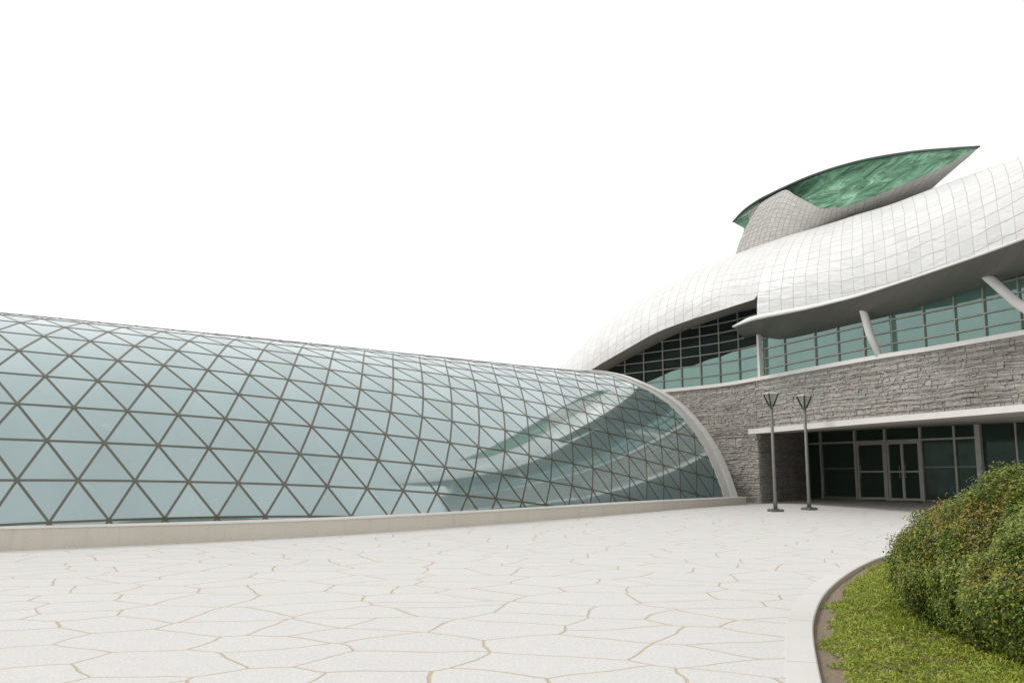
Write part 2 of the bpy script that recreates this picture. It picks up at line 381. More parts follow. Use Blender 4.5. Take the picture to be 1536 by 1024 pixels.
r = geometry.delaunay_2d_cdt(vs, ed, [], 1, 1e-5)
mb = MB(); mb.v = [(p.x, p.y, gz(p.y)) for p in r[0]]
for f in r[2]:
    cx = sum(r[0][i].x for i in f)/len(f); cy = sum(r[0][i].y for i in f)/len(f)
    if not inside(cx, cy, outer): mb.fidx(f)
o = mb.build('plaza_paving', M['paving']); fix_normals(o)
tag(o, 'white crazy paving plaza with tan joints', 'paving', kind='structure')

mb = MB()
def kz(p, dz): return Vector((p.x, p.y, gz(p.y)+dz))
step = 10
for s0 in range(0, nI, step):
    idx = [(s0+k) % nI for k in range(step+1)]
    ins = [inner[i].copy() for i in idx]; ous = [outer[i].copy() for i in idx]
    g = 0.004
    for L in (ins, ous):
        L[0] = L[0]+(L[1]-L[0]).normalized()*g; L[-1] = L[-1]+(L[-2]-L[-1]).normalized()*g
    prof = []
    for a, b in zip(ins, ous):
        d = (b-a).normalized()
        prof.append([kz(a, -0.22), kz(a, -0.006), kz(a+d*0.012, 0.006), kz(b-d*0.006, 0.006), kz(b, 0.0), kz(b, -0.22)])
    mb.grid(prof)
    for e in (prof[0], prof[-1]): mb.face(e)
o = mb.build('kerb', M['kerb']); fix_normals(o)
tag(o, 'curved white granite kerb round the planting bed', 'kerb', kind='structure')

vs = [Vector((p.x, p.y)) for p in inner]; ed = [(i, (i+1) % nI) for i in range(nI)]
for x in np.arange(1, 13, 0.35):
    for y in np.arange(1.5, 18, 0.35):
        if inside(x, y, inner): vs.append(Vector((x+random.uniform(-.1, .1), y+random.uniform(-.1, .1))))
r = geometry.delaunay_2d_cdt(vs, ed, [], 1, 1e-5)
mb = MB(); inn2 = np.array([(p.x, p.y) for p in inner])
def edge_dist(x, y): return float(np.hypot(inn2[:, 0]-x, inn2[:, 1]-y).min())
def soil_z(x, y):
    d = edge_dist(x, y); return gz(y)-0.065+0.10*min(1, d/1.2)
mb.v = [(p.x, p.y, soil_z(p.x, p.y)+random.uniform(-.008, .008)) for p in r[0]]
for f in r[2]:
    cx = sum(r[0][i].x for i in f)/len(f); cy = sum(r[0][i].y for i in f)/len(f)
    if inside(cx, cy, inner): mb.fidx(f)
o = mb.build('planting_soil', M['soil'], smooth=True); fix_normals(o)
tag(o, 'bare brown soil strip inside the kerb', 'soil', kind='structure')

# ------------------------------------------------------------------ leaves
def leaf_mesh(name, m, pos, nrm, length, width, droop, parent=None):
    """one bent two-quad leaf per position"""
    n = len(pos)
    nrm = nrm/np.linalg.norm(nrm, axis=1, keepdims=True)
    rv = rng.normal(size=(n, 3)); t = rv-nrm*(rv*nrm).sum(1, keepdims=True); t /= np.linalg.norm(t, axis=1, keepdims=True)
    b = np.cross(nrm, t); L = length[:, None]; W = width[:, None]
    v = np.empty((n, 6, 3), dtype=np.float32)
    v[:, 0] = pos-b*W*0.25; v[:, 1] = pos+b*W*0.25
    mid = pos+t*L*0.5+nrm*L*droop
    v[:, 2] = mid+b*W*0.5; v[:, 3] = mid-b*W*0.5
    tip = pos+t*L
    v[:, 4] = tip+b*W*0.15; v[:, 5] = tip-b*W*0.15
    q = np.array([[0, 1, 2, 3], [3, 2, 4, 5]])
    faces = (np.arange(n)[:, None, None]*6+q[None]).reshape(-1)
    me = bpy.data.meshes.new(name); me.vertices.add(n*6); me.vertices.foreach_set('co', v.ravel())
    me.loops.add(len(faces)); me.loops.foreach_set('vertex_index', faces.astype(np.int32))
    me.polygons.add(n*2); me.polygons.foreach_set('loop_start', np.arange(n*2, dtype=np.int32)*4)
    me.polygons.foreach_set('loop_total', np.full(n*2, 4, dtype=np.int32))
    me.materials.append(m); me.update(); me.validate()
    o = bpy.data.objects.new(name, me); COL.objects.link(o)
    if parent is not None: o.parent = parent; o.matrix_parent_inverse = Matrix.Translation(parent.location).inverted()
    return o
def lump(p, seed, fr, n=24):
    r = np.random.default_rng(seed); a = np.zeros(len(p))
    for _ in range(n):
        k = r.normal(size=3)*fr; a += np.sin(p@k+r.uniform(0, 6.28))
    return a/math.sqrt(n)

mounds = [((5.88, 8.3, 0.18), (2.30, 2.9, 1.62)), ((8.6, 9.6, 0.2), (2.4, 2.6, 1.75))]
P, Q, T = [], [], []
for mi, (c, rr) in enumerate(mounds):
    n = (400000, 20000)[mi]
    d = rng.normal(size=(n, 3)); d[:, 2] = np.abs(d[:, 2])*1.0-0.08; d /= np.linalg.norm(d, axis=1, keepdims=True)
    c = np.array(c); rr = np.array(rr)
    d = d/((np.abs(d)**2.5).sum(1, keepdims=True)**0.4)
    k = np.clip(d[:, 2:3]/0.45, 0, 1); d = d*np.concatenate([0.84+0.16*k*(2-k), 0.84+0.16*k*(2-k), np.ones_like(k)], 1)
    s = c+d*rr
    amp = 1+0.030*lump(s, 3, 2.6)+0.026*lump(s, 5, 6.0)+0.018*lump(s, 6, 15.0)
    depth = 1-np.abs(rng.exponential(0.045, n)); depth = np.where(rng.random(n) < 0.025, 1+rng.random(n)*0.025, depth)
    p = c+d*rr*(amp*depth)[:, None]
    keep = p[:, 2] > SLOPE*p[:, 1]-0.02
    for mj, (c2, r2) in enumerate(mounds):
        if mj != mi: keep &= (np.abs((p-np.array(c2))/np.array(r2))**2.5).sum(1) > 0.76
    # gaps: thin the leaves in the creases between clumps
    keep &= rng.random(n) < np.clip(0.95+0.35*(lump(s, 5, 7.0)), 0.6, 1)
    p = p[keep]; nn = (np.sign(d)*np.abs(d)**1.5/rr)[keep]; P.append(p); Q.append(nn/np.linalg.norm(nn, axis=1, keepdims=True))
P = np.concatenate(P); Q = np.concatenate(Q)
nn = Q+rng.normal(size=P.shape)*0.45+np.array([0, 0, 0.3])
sh = thing('shrub', 'large rounded clipped shrub with green and rusty leaves in the planting bed', 'shrub', (6.0, 8.8, gz(8.8)))
leaf_mesh('foliage', M['leaf'], P, nn, rng.uniform(0.018, 0.038, len(P)), rng.uniform(0.011, 0.020, len(P)), 0.12, sh)
mb = MB()
for k in range(46):                                                     # twigs filling the inside
    a = random.uniform(0, 6.28); e = random.uniform(0.25, 1.2); L = random.uniform(0.80, 0.93)
    mi = random.choice((0, 0, 1)); c, rr = mounds[mi]
    d = Vector((math.cos(a)*math.cos(e)*rr[0], math.sin(a)*math.cos(e)*rr[1], math.sin(e)*rr[2]))*L
    b = Vector((c[0]+random.uniform(-.2, .2), c[1]+random.uniform(-.2, .2), gz(c[1])))
    mb.tube([b, b+d*0.45+Vector((0, 0, 0.12)), b+d], [0.03, 0.017, 0.005], 6)
mb.build('stems', M['bark'], sh)
# dark closed core, added so that no daylight shows straight through the crown
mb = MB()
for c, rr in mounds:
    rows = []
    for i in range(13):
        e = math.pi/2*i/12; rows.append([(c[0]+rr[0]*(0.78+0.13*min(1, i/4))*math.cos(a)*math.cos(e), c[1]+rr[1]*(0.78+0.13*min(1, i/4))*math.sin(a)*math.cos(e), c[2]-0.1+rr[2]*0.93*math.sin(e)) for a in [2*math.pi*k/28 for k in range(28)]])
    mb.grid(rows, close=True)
mb.build('inner_core', M['inner_leaf'], sh, smooth=True)

# grass
n = 480000
x = rng.uniform(1.2, 8.5, n); y = rng.uniform(3.6, 17.6, n)
from mathutils import kdtree
A = np.array([(p.x, p.y) for p in inner])
def in_poly(x, y):
    c = np.zeros(len(x), bool); j = nI-1
    for i in range(nI):
        yi, yj, xi, xj = A[i, 1], A[j, 1], A[i, 0], A[j, 0]
        c ^= ((yi > y) != (yj > y)) & (x < (xj-xi)*(y-yi)/(yj-yi+1e-12)+xi); j = i
    return c
k = in_poly(x, y); x, y = x[k], y[k]
dist = np.min(np.hypot(x[:, None]-A[None, :, 0], y[:, None]-A[None, :, 1]), axis=1)
p2 = np.stack([x, y, 0*x], 1)
thr = 0.165+0.045*lump(p2, 11, 4.0)+0.045*lump(p2, 12, 12.0)
keep = dist > np.clip(thr, 0.05, 0.4)
keep &= ((x-5.88)/1.85)**2+((y-8.3)/2.35)**2 > 0.8
keep &= rng.random(len(x)) < np.clip(0.9+0.3*lump(p2, 14, 9.0), 0.5, 1)
x, y, dist = x[keep], y[keep], dist[keep]; p2 = p2[keep]
h = 0.75*(0.05+0.05*np.clip(lump(p2, 15, 5.0)+0.8, 0, 2)+0.035*np.clip(lump(p2, 16, 15.0), -1, 1.5))*np.clip((dist-0.12)/0.4, 0.25, 1)
z = SLOPE*y-0.065+0.10*np.clip(dist/1.2, 0, 1)+h*rng.uniform(0.25, 1.0, len(x))
P = np.stack([x, y, z], 1); nn = rng.normal(size=P.shape)*0.75+np.array([-0.1, -0.25, 0.7])
o = leaf_mesh('grass', M['grass'], P, nn, rng.uniform(0.025, 0.055, len(P)), rng.uniform(0.007, 0.013, len(P)), 0.15)
tag(o, 'low bright green grassy ground cover beside the soil strip', 'ground cover', kind='stuff')

# ------------------------------------------------------------------ glass vault (fitted sweep: section along a curved base)
VP = dict(X0=-8.48152, Y0=17.4039, h0=0.54893, h1=0.51993, h2=0.3294, c0=0.89516, c1=0.55185, c2=-1.99359, a0=4.53749, a1=-1.36133, a2=0.16939, b0=4.49694, b1=-0.95309, b2=2.53622, t1=0.17351, t2=-0.01085, ew=1.31077, ez=1.00259, ew1=-0.04604, ez1=0.21147, k0=-0.10545, k1=0.38942, ds=1.01999, sh=0.42874, h3=-0.53766, t1s=-0.02997)
ng = np.linspace(-16, 40, 561); un = ng/20
hh = VP['h0']+VP['h1']*un+VP['h2']*un**2+VP['h3']*un**3
dxx, dyy = np.cos(hh), np.sin(hh); dn = ng[1]-ng[0]
cxx = np.concatenate([[0], np.cumsum((dxx[1:]+dxx[:-1])/2*dn)]); cyy = np.concatenate([[0], np.cumsum((dyy[1:]+dyy[:-1])/2*dn)])
cxx += VP['X0']-np.interp(0, ng, cxx); cyy += VP['Y0']-np.interp(0, ng, cyy)
def vault(s, j):
    g = VP; u = s/20
    x = interp(s, ng, cxx); y = interp(s, ng, cyy); h = interp(s, ng, hh)
    z0 = g['c0']+g['c1']*u+g['c2']*u*u; a = g['a0']+g['a1']*u+g['a2']*u*u; b = g['b0']+g['b1']*u+g['b2']*u*u
    t = (g['t1']+g['t1s']*u)*j+g['t2']*j*j/8; t = min(t, math.pi)
    c, si = math.cos(t), math.sin(t)
    w = a*(1-math.copysign(abs(c)**(g['ew']+g['ew1']*u), c)); z = z0+b*math.copysign(abs(si)**(g['ez']+g['ez1']*u), si)
    n = h+math.pi/2+g['k0']+g['k1']*u
    return Vector((x+math.cos(n)*w, y+math.sin(n)*w, z))
def vnormal(s, j):
    a = vault(s+.05, j)-vault(s-.05, j); b = vault(s, j+.05)-vault(s, j-.05); return a.cross(b).normalized()
# curve of the end rim where the vault meets the museum
rj = [-2, 3.4, 4.55, 5.3, 6.2, 7.2, 8.15, 8.9, 10.0, 11.0]; rs = [24.3, 24.25, 24.2, 24.15, 24.0, 23.72, 23.4, 22.95, 22.15, 21.65]
def bis(j):
    lo, hi = 8.0, 25.0
    for _ in range(40):
        m = (lo+hi)/2; p = vault(m, j)
        if p.y > 33.5+(p.x-3.38)*0.40: hi = m
        else: lo = m
    return lo
for j in np.arange(12.0, 30.1, 1.0):
    rj.append(float(j)); rs.append(bis(j))
def s_end(j): return interp(j, rj, rs)
SMIN, JMAX = -11.0, 26.0
def ptop(s): return interp(s, [-12, 0, 8, 16, 26], [0.80, 0.83, 0.87, 1.0, 1.13])

fcut = [lambda q: s_end(q[1])-0.70-q[0], lambda q: q[0]-SMIN, lambda q: JMAX-q[1], lambda q: vault(*q).z-ptop(q[0])+0.06 if q[1] < 8 else 1.0]
def clip_poly(poly):
    for f in fcut:
        out = []
        for i in range(len(poly)):
            a, b = poly[i-1], poly[i]; fa, fb = f(a), f(b)
            if (fa >= 0) != (fb >= 0):
                lo, hi = 0.0, 1.0
                for _ in range(18):
                    m = (lo+hi)/2; q = (a[0]+(b[0]-a[0])*m, a[1]+(b[1]-a[1])*m)
                    if (f(q) >= 0) == (fa >= 0): lo = m
                    else: hi = m
                out.append((a[0]+(b[0]-a[0])*lo, a[1]+(b[1]-a[1])*lo))
            if fb >= 0: out.append(b)
        poly = out
        if len(poly) < 3: return []
    return poly
def clip_seg(a, b):
    t0, t1 = 0.0, 1.0
    K = 24; ok = [all(f((a[0]+(b[0]-a[0])*k/K, a[1]+(b[1]-a[1])*k/K)) >= 0 for f in fcut) for k in range(K+1)]
    if not any(ok): return None
    i0 = ok.index(True); i1 = K-ok[::-1].index(True)
    if i1 <= i0: return None
    return (a[0]+(b[0]-a[0])*i0/K, a[1]+(b[1]-a[1])*i0/K), (a[0]+(b[0]-a[0])*i1/K, a[1]+(b[1]-a[1])*i1/K)
def node(i, j): return (VP['ds']*(i+VP['sh']*j), float(j))
va = thing('glass_vault', 'long curved glass vault of triangular panes on a concrete plinth', 'glass vault', (0.5, 25.1, gz(25)))
gm, bmr, nodes = MB(), MB(), {}
for j in range(-1, 26):
    for i in range(-25, 36):
        a, b, c, d = node(i, j), node(i+1, j), node(i, j+1), node(i+1, j+1)
        if a[0] > 27 or d[0] < SMIN-1: continue
        for tri in ((a, b, c), (b, d, c)):
            pl = clip_poly(list(tri))
            if len(pl) < 3: continue
            P3 = [vault(*q) for q in pl]
            if max(p.z for p in P3) < 0.3: continue
            gm.face(P3)
        for sgm in ((a, b), (a, c), (b, c)):
            cs = clip_seg(*sgm)
            if cs is None: continue
            p, q = vault(*cs[0]), vault(*cs[1])
            if max(p.z, q.z) < 0.3: continue
            m = ((cs[0][0]+cs[1][0])/2, (cs[0][1]+cs[1][1])/2)
            nv = vnormal(*m)
            w = 0.043 if sgm == (a, b) else 0.048
            bmr.bar(p-nv*0.020, q-nv*0.020, w, 0.05, nv)
        if all(f(a) >= 0 for f in fcut):
            p = vault(*a)
            if p.z > 0.4: nodes[(i, j)] = (p, vnormal(*a))
gl = gm.build('glazing', M['vault_glass'], va, smooth=True); fix_normals(gl, merge=0.004)
ta = gl.data.attributes.new('pane_tone', 'FLOAT', 'FACE'); ta.data.foreach_set('value', rng.random(len(gl.data.polygons)).astype(np.float32))
for p, nv in nodes.values(): bmr.tube([p-nv*0.03, p+nv*0.009], 0.042, 8)          # node discs where six bars meet
lt = bmr.build('lattice', M['bar'], va)
# rim: two stepped white bands carried back into the stone wall
def rimpt(j, inset, lift):
    s = s_end(j)-inset; return vault(s, j)+vnormal(s, j)*lift
js = [0.5+0.35*k for k in range(70)]
mb = MB(); rows = []
for j in js:
    if j > JMAX: break
    o0 = rimpt(j, 0, 0.07)
    rows.append([rimpt(j, 0.36, -0.05), rimpt(j, 0.36, 0.07), rimpt(j, 0.0, 0.07), o0+Vector((0.6, 5.2, 0.0)), o0+Vector((0.6, 5.2, -0.25))])
mb.grid(rows); o = mb.build('end_rim', M['rim_white'], va); fix_normals(o)
mb = MB(); rows = []
for j in js:
    if j > JMAX: break
    rows.append([rimpt(j, 0.82, -0.05), rimpt(j, 0.82, 0.022), rimpt(j, 0.41, 0.022), rimpt(j, 0.41, -0.05)])
mb.grid(rows); o = mb.build('gutter_band', M['band'], va); fix_normals(o)
# far (left) end wall, out of the photo
mb = MB(); mb.face([vault(SMIN, j*0.5) for j in range(0, 50)]); mb.build('end_wall', M['vault_glass'], va)
# plinth
pf = catmull([(-20.5, 12.6, 0.80), (-14.5, 14.1, 0.82), (-9.24, 16.84, 0.842), (-3.74, 20.46, 0.877), (2.36, 27.14, 1.02), (5.4, 31.0, 1.075), (8.55, 34.6, 1.13)], 8)
mb = MB(); cp_ = MB(); rows = []; crow = []
for i, p in enumerate(pf):
    t = (pf[min(i+1, len(pf)-1)]-pf[max(i-1, 0)]); t.z = 0; t.normalize(); nb = Vector((-t.y, t.x, 0))
    z = p.z; q = Vector((p.x, p.y, 0))
    rows.append([q+Vector((0, 0, gz(p.y)-0.2)), q+Vector((0, 0, z-0.045)), q+nb*0.6+Vector((0, 0, z-0.045)), q+nb*0.6+Vector((0, 0, gz(p.y)-0.2))])
    crow.append([q-nb*0.02+Vector((0, 0, z-0.043)), q-nb*0.02+Vector((0, 0, z-0.008)), q-nb*0.01+Vector((0, 0, z)), q+nb*0.62+Vector((0, 0, z+0.01)), q+nb*0.62+Vector((0, 0, z-0.043))])
mb.grid(rows); mb.face(rows[0]); mb.face(rows[-1])
cp_.grid(crow, close=True); cp_.face(crow[0]); cp_.face(crow[-1])
o = mb.build('plinth', M['plinth'], va); fix_normals(o)
o2 = cp_.build('coping', M['white_paint'], o); fix_normals(o2)

# ------------------------------------------------------------------ museum building
SILL = 5.475
wpts = [(-2.2, 49.0), (1.2, 45.0), (3.9, 42.0)]
for px, py in ((992, 586.5), (1080, 577.5), (1141, 567.5), (1228, 551.5), (1320, 535), (1406, 521.5), (1536, 499)):
    p = atZ(px, py, SILL); wpts.append((p.x, p.y))
e0, e1 = Vector(wpts[-2]), Vector(wpts[-1]); dv = (e1-e0).normalized()
wpts += [tuple(e1+dv*0.8), tuple(e1+dv*1.6)]
wc = catmull([(x, y, 0) for x, y in wpts], 12)
wl = [0.0]
for i in range(1, len(wc)): wl.append(wl[-1]+(wc[i]-wc[i-1]).length)
wX = [p.x for p in wc]; wY = [p.y for p in wc]
def wall(l, off=0.0, z=0.0):
    x, y = interp(l, wl, wX), interp(l, wl, wY); e = 0.4
    t = Vector((interp(l+e, wl, wX)-interp(l-e, wl, wX), interp(l+e, wl, wY)-interp(l-e, wl, wY), 0)).normalized()
    return Vector((x, y, z))+Vector((-t.y, t.x, 0))*off
def wnorm(l): return (wall(l, -1)-wall(l, 0)).normalized()              # outward, towards the plaza
def lpx(px, z=6.0, off=0.0):
    lo, hi = 0.0, wl[-1]
    for _ in range(40):
        m = (lo+hi)/2
        if proj(wall(m, off, z))[0] < px: lo = m
        else: hi = m
    return lo
def wz(px, py, off=0.0):
    """height where the ray meets the wall (or its offset) and the position along it"""
    z = 6.0
    for _ in range(6):
        l = lpx(px, z, off); p = wall(l, off); z = atY(px, py, p.y).z
    return l, z
mu = thing('museum_building', 'museum building with white scaled roof, green hood, stone wall and dark glass entrance', 'museum', (11.5, 33.0, gz(33)))

LC = lpx(1139, 2.0)                    # where the entrance recess begins
LEND = wl[-1]
CT, CB = 3.60, 3.42                    # canopy top, front bottom
# stone wall of irregular ledge stones
mb = MB(); bk = MB()
def stones(pt, l0, l1, z0, z1, nrm):
    z = z0; pt0 = pt
    def pt(l, o, zz):
        k = max(0.0, min(1, (zz-z0)/0.4, (z1-zz)/0.4)); return pt0(l, o, zz+k*(0.022*math.sin(l*0.9+zz*1.7)+0.014*math.sin(l*2.3-zz*3.1)+0.010*math.sin(l*6.1+zz*5)))
    while z < z1-0.02:
        h = random.choice((0.04, 0.05, 0.065, 0.08, 0.10, 0.13))*random.uniform(0.85, 1.2)
        if z+h > z1-0.04: h = z1-z
        l = l0-random.uniform(0, 0.3)
        while l < l1:
            w = random.uniform(0.07, 0.30)+random.choice((0, 0, 0, 0.2))
            a, b = max(l, l0), min(l+w, l1)
            if b-a > 0.02:
                # taller stones split into thin slips now and then
                cuts = [z, z+h] if h < 0.13 or random.random() < 0.45 else [z, z+h*random.uniform(0.35, 0.65), z+h]
                for c0, c1 in zip(cuts[:-1], cuts[1:]):
                    g = 0.0025; d = [random.uniform(0.0, 0.03)+random.uniform(-0.012, 0.014) for _ in range(4)]
                    base = random.choice((0, 0, 0.008, 0.018)); d = [x+base for x in d]
                    zc = [c0+g+random.uniform(0, .006), c0+g+random.uniform(0, .006), c1-g-random.uniform(0, .006), c1-g-random.uniform(0, .006)]
                    ls = [a+g, b-g, b-g-random.uniform(0, .012), a+g+random.uniform(0, .012)]
                    fr = [pt(ls[k], -d[k], zc[k]) for k in range(4)]; ba = [pt(ls[k], 0.03, zc[k]) for k in range(4)]
                    k = len(mb.v); mb.v += [tuple(p) for p in fr+ba]
                    mb.fidx((k, k+1, k+2, k+3))
                    for e in range(4): mb.fidx((k+e, k+4+e, k+4+(e+1) % 4, k+(e+1) % 4))
            l += w
        z += h
L0 = lpx(872)
stones(lambda l, o, z: wall(l, o, z), L0, LC, 0.6, SILL-0.07, None)
stones(lambda l, o, z: wall(l, o, z), LC, LEND, CT+0.005, SILL-0.07, None)
# return wall of the recess
c0 = wall(LC); ENT0 = atY(1211, 700, 40.3); ENT0.z = 0; ENT1 = atY(1536, 690, 33.4); ENT1.z = 0
rdir = (ENT0-c0).normalized(); rlen = (ENT0-c0).length; rn = Vector((rdir.y, -rdir.x, 0))
stones(lambda l, o, z: c0+rdir*l-rn*o+Vector((0, 0, z)), 0.035, rlen+0.1, 0.6, 3.78, None)
sw = mb.build('stone_wall', M['stone'], mu)
ls = list(np.linspace(L0, LC, 24)); rows = [[wall(l, 0.03, 0.5), wall(l, 0.03, SILL-.06)] for l in ls]; bk.grid(rows)
rows = [[wall(l, 0.03, CT), wall(l, 0.03, SILL-.06)] for l in np.linspace(LC, LEND, 40)]; bk.grid(rows)
bk.grid([[c0+rdir*l-rn*0.03+Vector((0, 0, z)) for z in (0.5, 3.78)] for l in (0, rlen+0.1)])
bk.build('wall_bed', M['stone_gap'], sw)
# sill band
mb = MB(); rows = []
for l in np.linspace(L0, LEND, 70):
    rows.append([wall(l, 0.4, SILL-0.07), wall(l, -0.10, SILL-0.07), wall(l, -0.10, SILL+0.06), wall(l, 0.4, SILL+0.075)])
mb.grid(rows, close=True); o = mb.build('window_sill', M['white_paint'], mu); fix_normals(o)

# upper glazing (set back from the stone face)
GO = 0.32
soff_r = [(1139, 503), (1160, 508), (1181, 508), (1222, 499), (1288, 483.5), (1347, 470), (1406, 452.5), (1466, 434), (1536, 411), (1585, 392.5)]
soff_l = [(870, 580), (893, 566), (908, 557), (961, 528), (1007.5, 504), (1054, 485.5), (1101, 470), (1136, 462)]
reflection_edge = [(966, 575), (993.4, 563.5), (1007, 557), (1022, 552.5), (1037, 549.5), (1051, 544), (1065, 538.5), (1079, 535.6), (1098, 528), (1112, 524.6), (1136, 518.7)]
def curve_l(pts, off=GO):
    a = [wz(px, py, off) for px, py in pts]; return [q[0] for q in a], [q[1] for q in a]
rl, rz = curve_l(soff_r); ll, lz = curve_l(soff_l); bl, bz = curve_l(reflection_edge)
def ztop_r(l): return interp(l, rl, rz)
def ztop_l(l): return interp(l, ll, lz)
LP = lpx(1138, 6.0, GO); LR = min(lpx(1578, 6, GO), LEND-0.1)
mb = MB(); mb.grid([[wall(l, GO, SILL), wall(l, GO, ztop_r(l)+0.12)] for l in np.linspace(LP, LR, 60)])
wr = mb.build('window_band', M['teal_glass'], mu, smooth=True)
wr['label'] = 'teal glazed band under the deep roof overhang'
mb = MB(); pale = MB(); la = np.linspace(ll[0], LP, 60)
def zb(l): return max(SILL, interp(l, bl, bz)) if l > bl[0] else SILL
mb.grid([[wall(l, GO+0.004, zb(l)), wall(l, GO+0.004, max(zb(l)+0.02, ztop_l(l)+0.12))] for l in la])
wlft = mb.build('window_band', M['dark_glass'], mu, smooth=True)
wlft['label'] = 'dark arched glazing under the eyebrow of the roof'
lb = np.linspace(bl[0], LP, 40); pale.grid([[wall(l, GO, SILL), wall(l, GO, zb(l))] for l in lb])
pale.build('painted_reflection', M['reflection_glass'], wlft, smooth=True)  # reflected sky imitated by a paler sheet below the dark glass
def mull(mb, lo, hi, zt, rails, pxs, w=0.042):
    for px in pxs:
        l = lpx(px, 6.2, GO)
        mb.bar(wall(l, GO-0.02, SILL), wall(l, GO-0.02, zt(l)+0.05), w, 0.07, wnorm(l))
    for z in rails:
        seg = [l for l in np.linspace(lo, hi, 80)]
        for a, b in zip(seg[:-1], seg[1:]):
            if zt((a+b)/2) > z+0.02: mb.bar(wall(a, GO-0.028, z), wall(b, GO-0.028, z), w*0.9, 0.07, wnorm(a))
mb = MB(); mull(mb, LP, LR, ztop_r, (5.87, 6.25, 6.62, 7.0), (1149, 1178, 1224, 1258, 1297, 1339, 1387, 1434, 1478, 1531)); mb.build('mullions', M['mullion_dark'], wr)
mb = MB(); mull(mb, ll[0], LP, ztop_l, (5.93, 6.42, 6.83, 7.23, 7.63, 8.02), (912, 938.4, 966.7, 995.5, 1023, 1052, 1080.5, 1110)); mb.build('mullions', M['mullion_dim'], wlft)
lp = lpx(1140.5, 6.2, GO-0.12)
mb = MB(); mb.bar(wall(lp, GO-0.14, SILL+0.05), wall(lp, GO-0.14, 7.25), 0.14, 0.14, wnorm(lp)); mb.build('corner_post', M['post_white'], mu)

# ---- roof shell
EZ = 7.27
Lr_px = [(1136, 478.5), (1199, 466), (1244, 455.5), (1288, 444), (1347, 425), (1406, 405), (1472, 382), (1536, 358), (1585, 338)]
Rr_px = [(1180, 354), (1225, 341), (1256, 331.5), (1285, 322), (1335, 307), (1388, 287), (1450, 264), (1512, 241), (1562, 222)]
Lr = [atZ(px, py, EZ) for px, py in Lr_px]
Rr = [atY(px, py, L.y+6.2) for (px, py), L in zip(Rr_px, Lr)]
Ll_px = [(770, 630, 47.5), (835, 588, 44.6), (884, 556, 41.6), (937, 525, 39.7), (984, 499, 38.2), (1031, 481, 36.7), (1078, 466, 35.2)]
Rl_px = [(800, 588), (868, 522), (914, 481), (968, 444), (1015, 419), (1064, 397), (1120, 375)]
Ll = [atY(*q) for q in Ll_px]
Rl = [atY(px, py, L.y+6.4) for (px, py), L in zip(Rl_px, Ll)]
NV = 28
def profile(L, R, n=NV):
    vd = (R-Vector((0, 0, CAMZ))); 
    h = (R-L); horiz = Vector((h.x, h.y, 0)); up = h.z
    vdn = vd.normalized()
    out = Vector((-horiz.x, -horiz.y, 0)).normalized()
    c1 = L+Vector((0, 0, up*0.52))+out*0.25
    c2 = R-vdn*(horiz.length*0.55)
    pts = []
    for k in range(n+1):
        t = k/n; pts.append(L*(1-t)**3+c1*3*t*(1-t)**2+c2*3*t*t*(1-t)+R*t**3)
    return pts
def back_of(L, R):
    hd = Vector(((R-L).x, (R-L).y, 0)).normalized()
    return [R+hd*1.5-Vector((0, 0, 0.12)), R+hd*4-Vector((0, 0, 1.2)), R+hd*6.5-Vector((0, 0, 3.4)), Vector((R.x, R.y, 5.0))+hd*8]
DENS = 6
LR_, RR_ = catmull(Lr, DENS), catmull(Rr, DENS)
right = [profile(a, b) for a, b in zip(LR_, RR_)]
# the left half is the same shell cut higher, along the eyebrow arch
first = right[0]; cut = None
for k in range(1, len(first)):
    if proj(first[k])[1] < 448.5: cut = k; break
Ls = catmull(Ll+[first[cut]], DENS); Rs = catmull(Rl+[first[-1]], DENS)
left = [profile(a, b) for a, b in zip(Ls, Rs)]
# blend the last left profiles onto the cut profile
tail = first[cut:]; 
def resample(pts, n):
    d = [0]
    for i in range(1, len(pts)): d.append(d[-1]+(pts[i]-pts[i-1]).length)
    return [Vector([interp(d[-1]*k/n, d, [p[a] for p in pts]) for a in range(3)]) for k in range(n+1)]
tl = resample(tail, NV)
left = [resample(p, NV) for p in left]; diff = [tl[k]-left[-1][k] for k in range(NV+1)]
for q in range(len(left)):
    w = max(0, 1-(len(left)-1-q)/10); w = w*w*(3-2*w)
    left[q] = [left[q][k]+diff[k]*w for k in range(NV+1)]
def shell_uv(profs, u0, dirn):
    us = [u0]
    for i in range(1, len(profs)):
        a, b = profs[i-1], profs[i]; us.append(us[-1]+dirn*((a[NV//3]-b[NV//3]).length*0.5+(a[0]-b[0]).length*0.3+(a[-1]-b[-1]).length*0.2))
    uvs = []
    for u, p in zip(us, profs):
        d = [0]
        for k in range(len(p)-1, 0, -1): d.append(d[-1]+(p[k]-p[k-1]).length)
        uvs.append([(u, -x) for x in d[::-1]])
    return uvs
mb = MB()
ruv = shell_uv(right, 0, 1); luv = shell_uv(left[::-1], 0, -1)[::-1]
mb.grid(right, ruv); mb.grid(left, luv)
for profs in (right, left):
    rows = [[p[-1]]+back_of(p[0], p[-1]) for p in profs]
    mb.grid(rows, [[(i*0.7, j*1.5+3) for j in range(5)] for i in range(len(rows))])
roof = mb.build('roof', M['roof'], mu, smooth=True); fix_normals(roof, merge=0.002)
roof.data.polygons.foreach_set('use_smooth', [True]*len(roof.data.polygons))
# eyebrow soffit (left) and deep soffit (right)
mb = MB(); rows = []
inn = catmull([wall(a, GO, b) for a, b in zip(ll, lz)], 6)
for k in range(61):
    a = resample(left_edge, 60)[k] if False else None
ledge = [p[0] for p in left]
le = resample(ledge[DENS:], 60); li = resample(inn, 60)
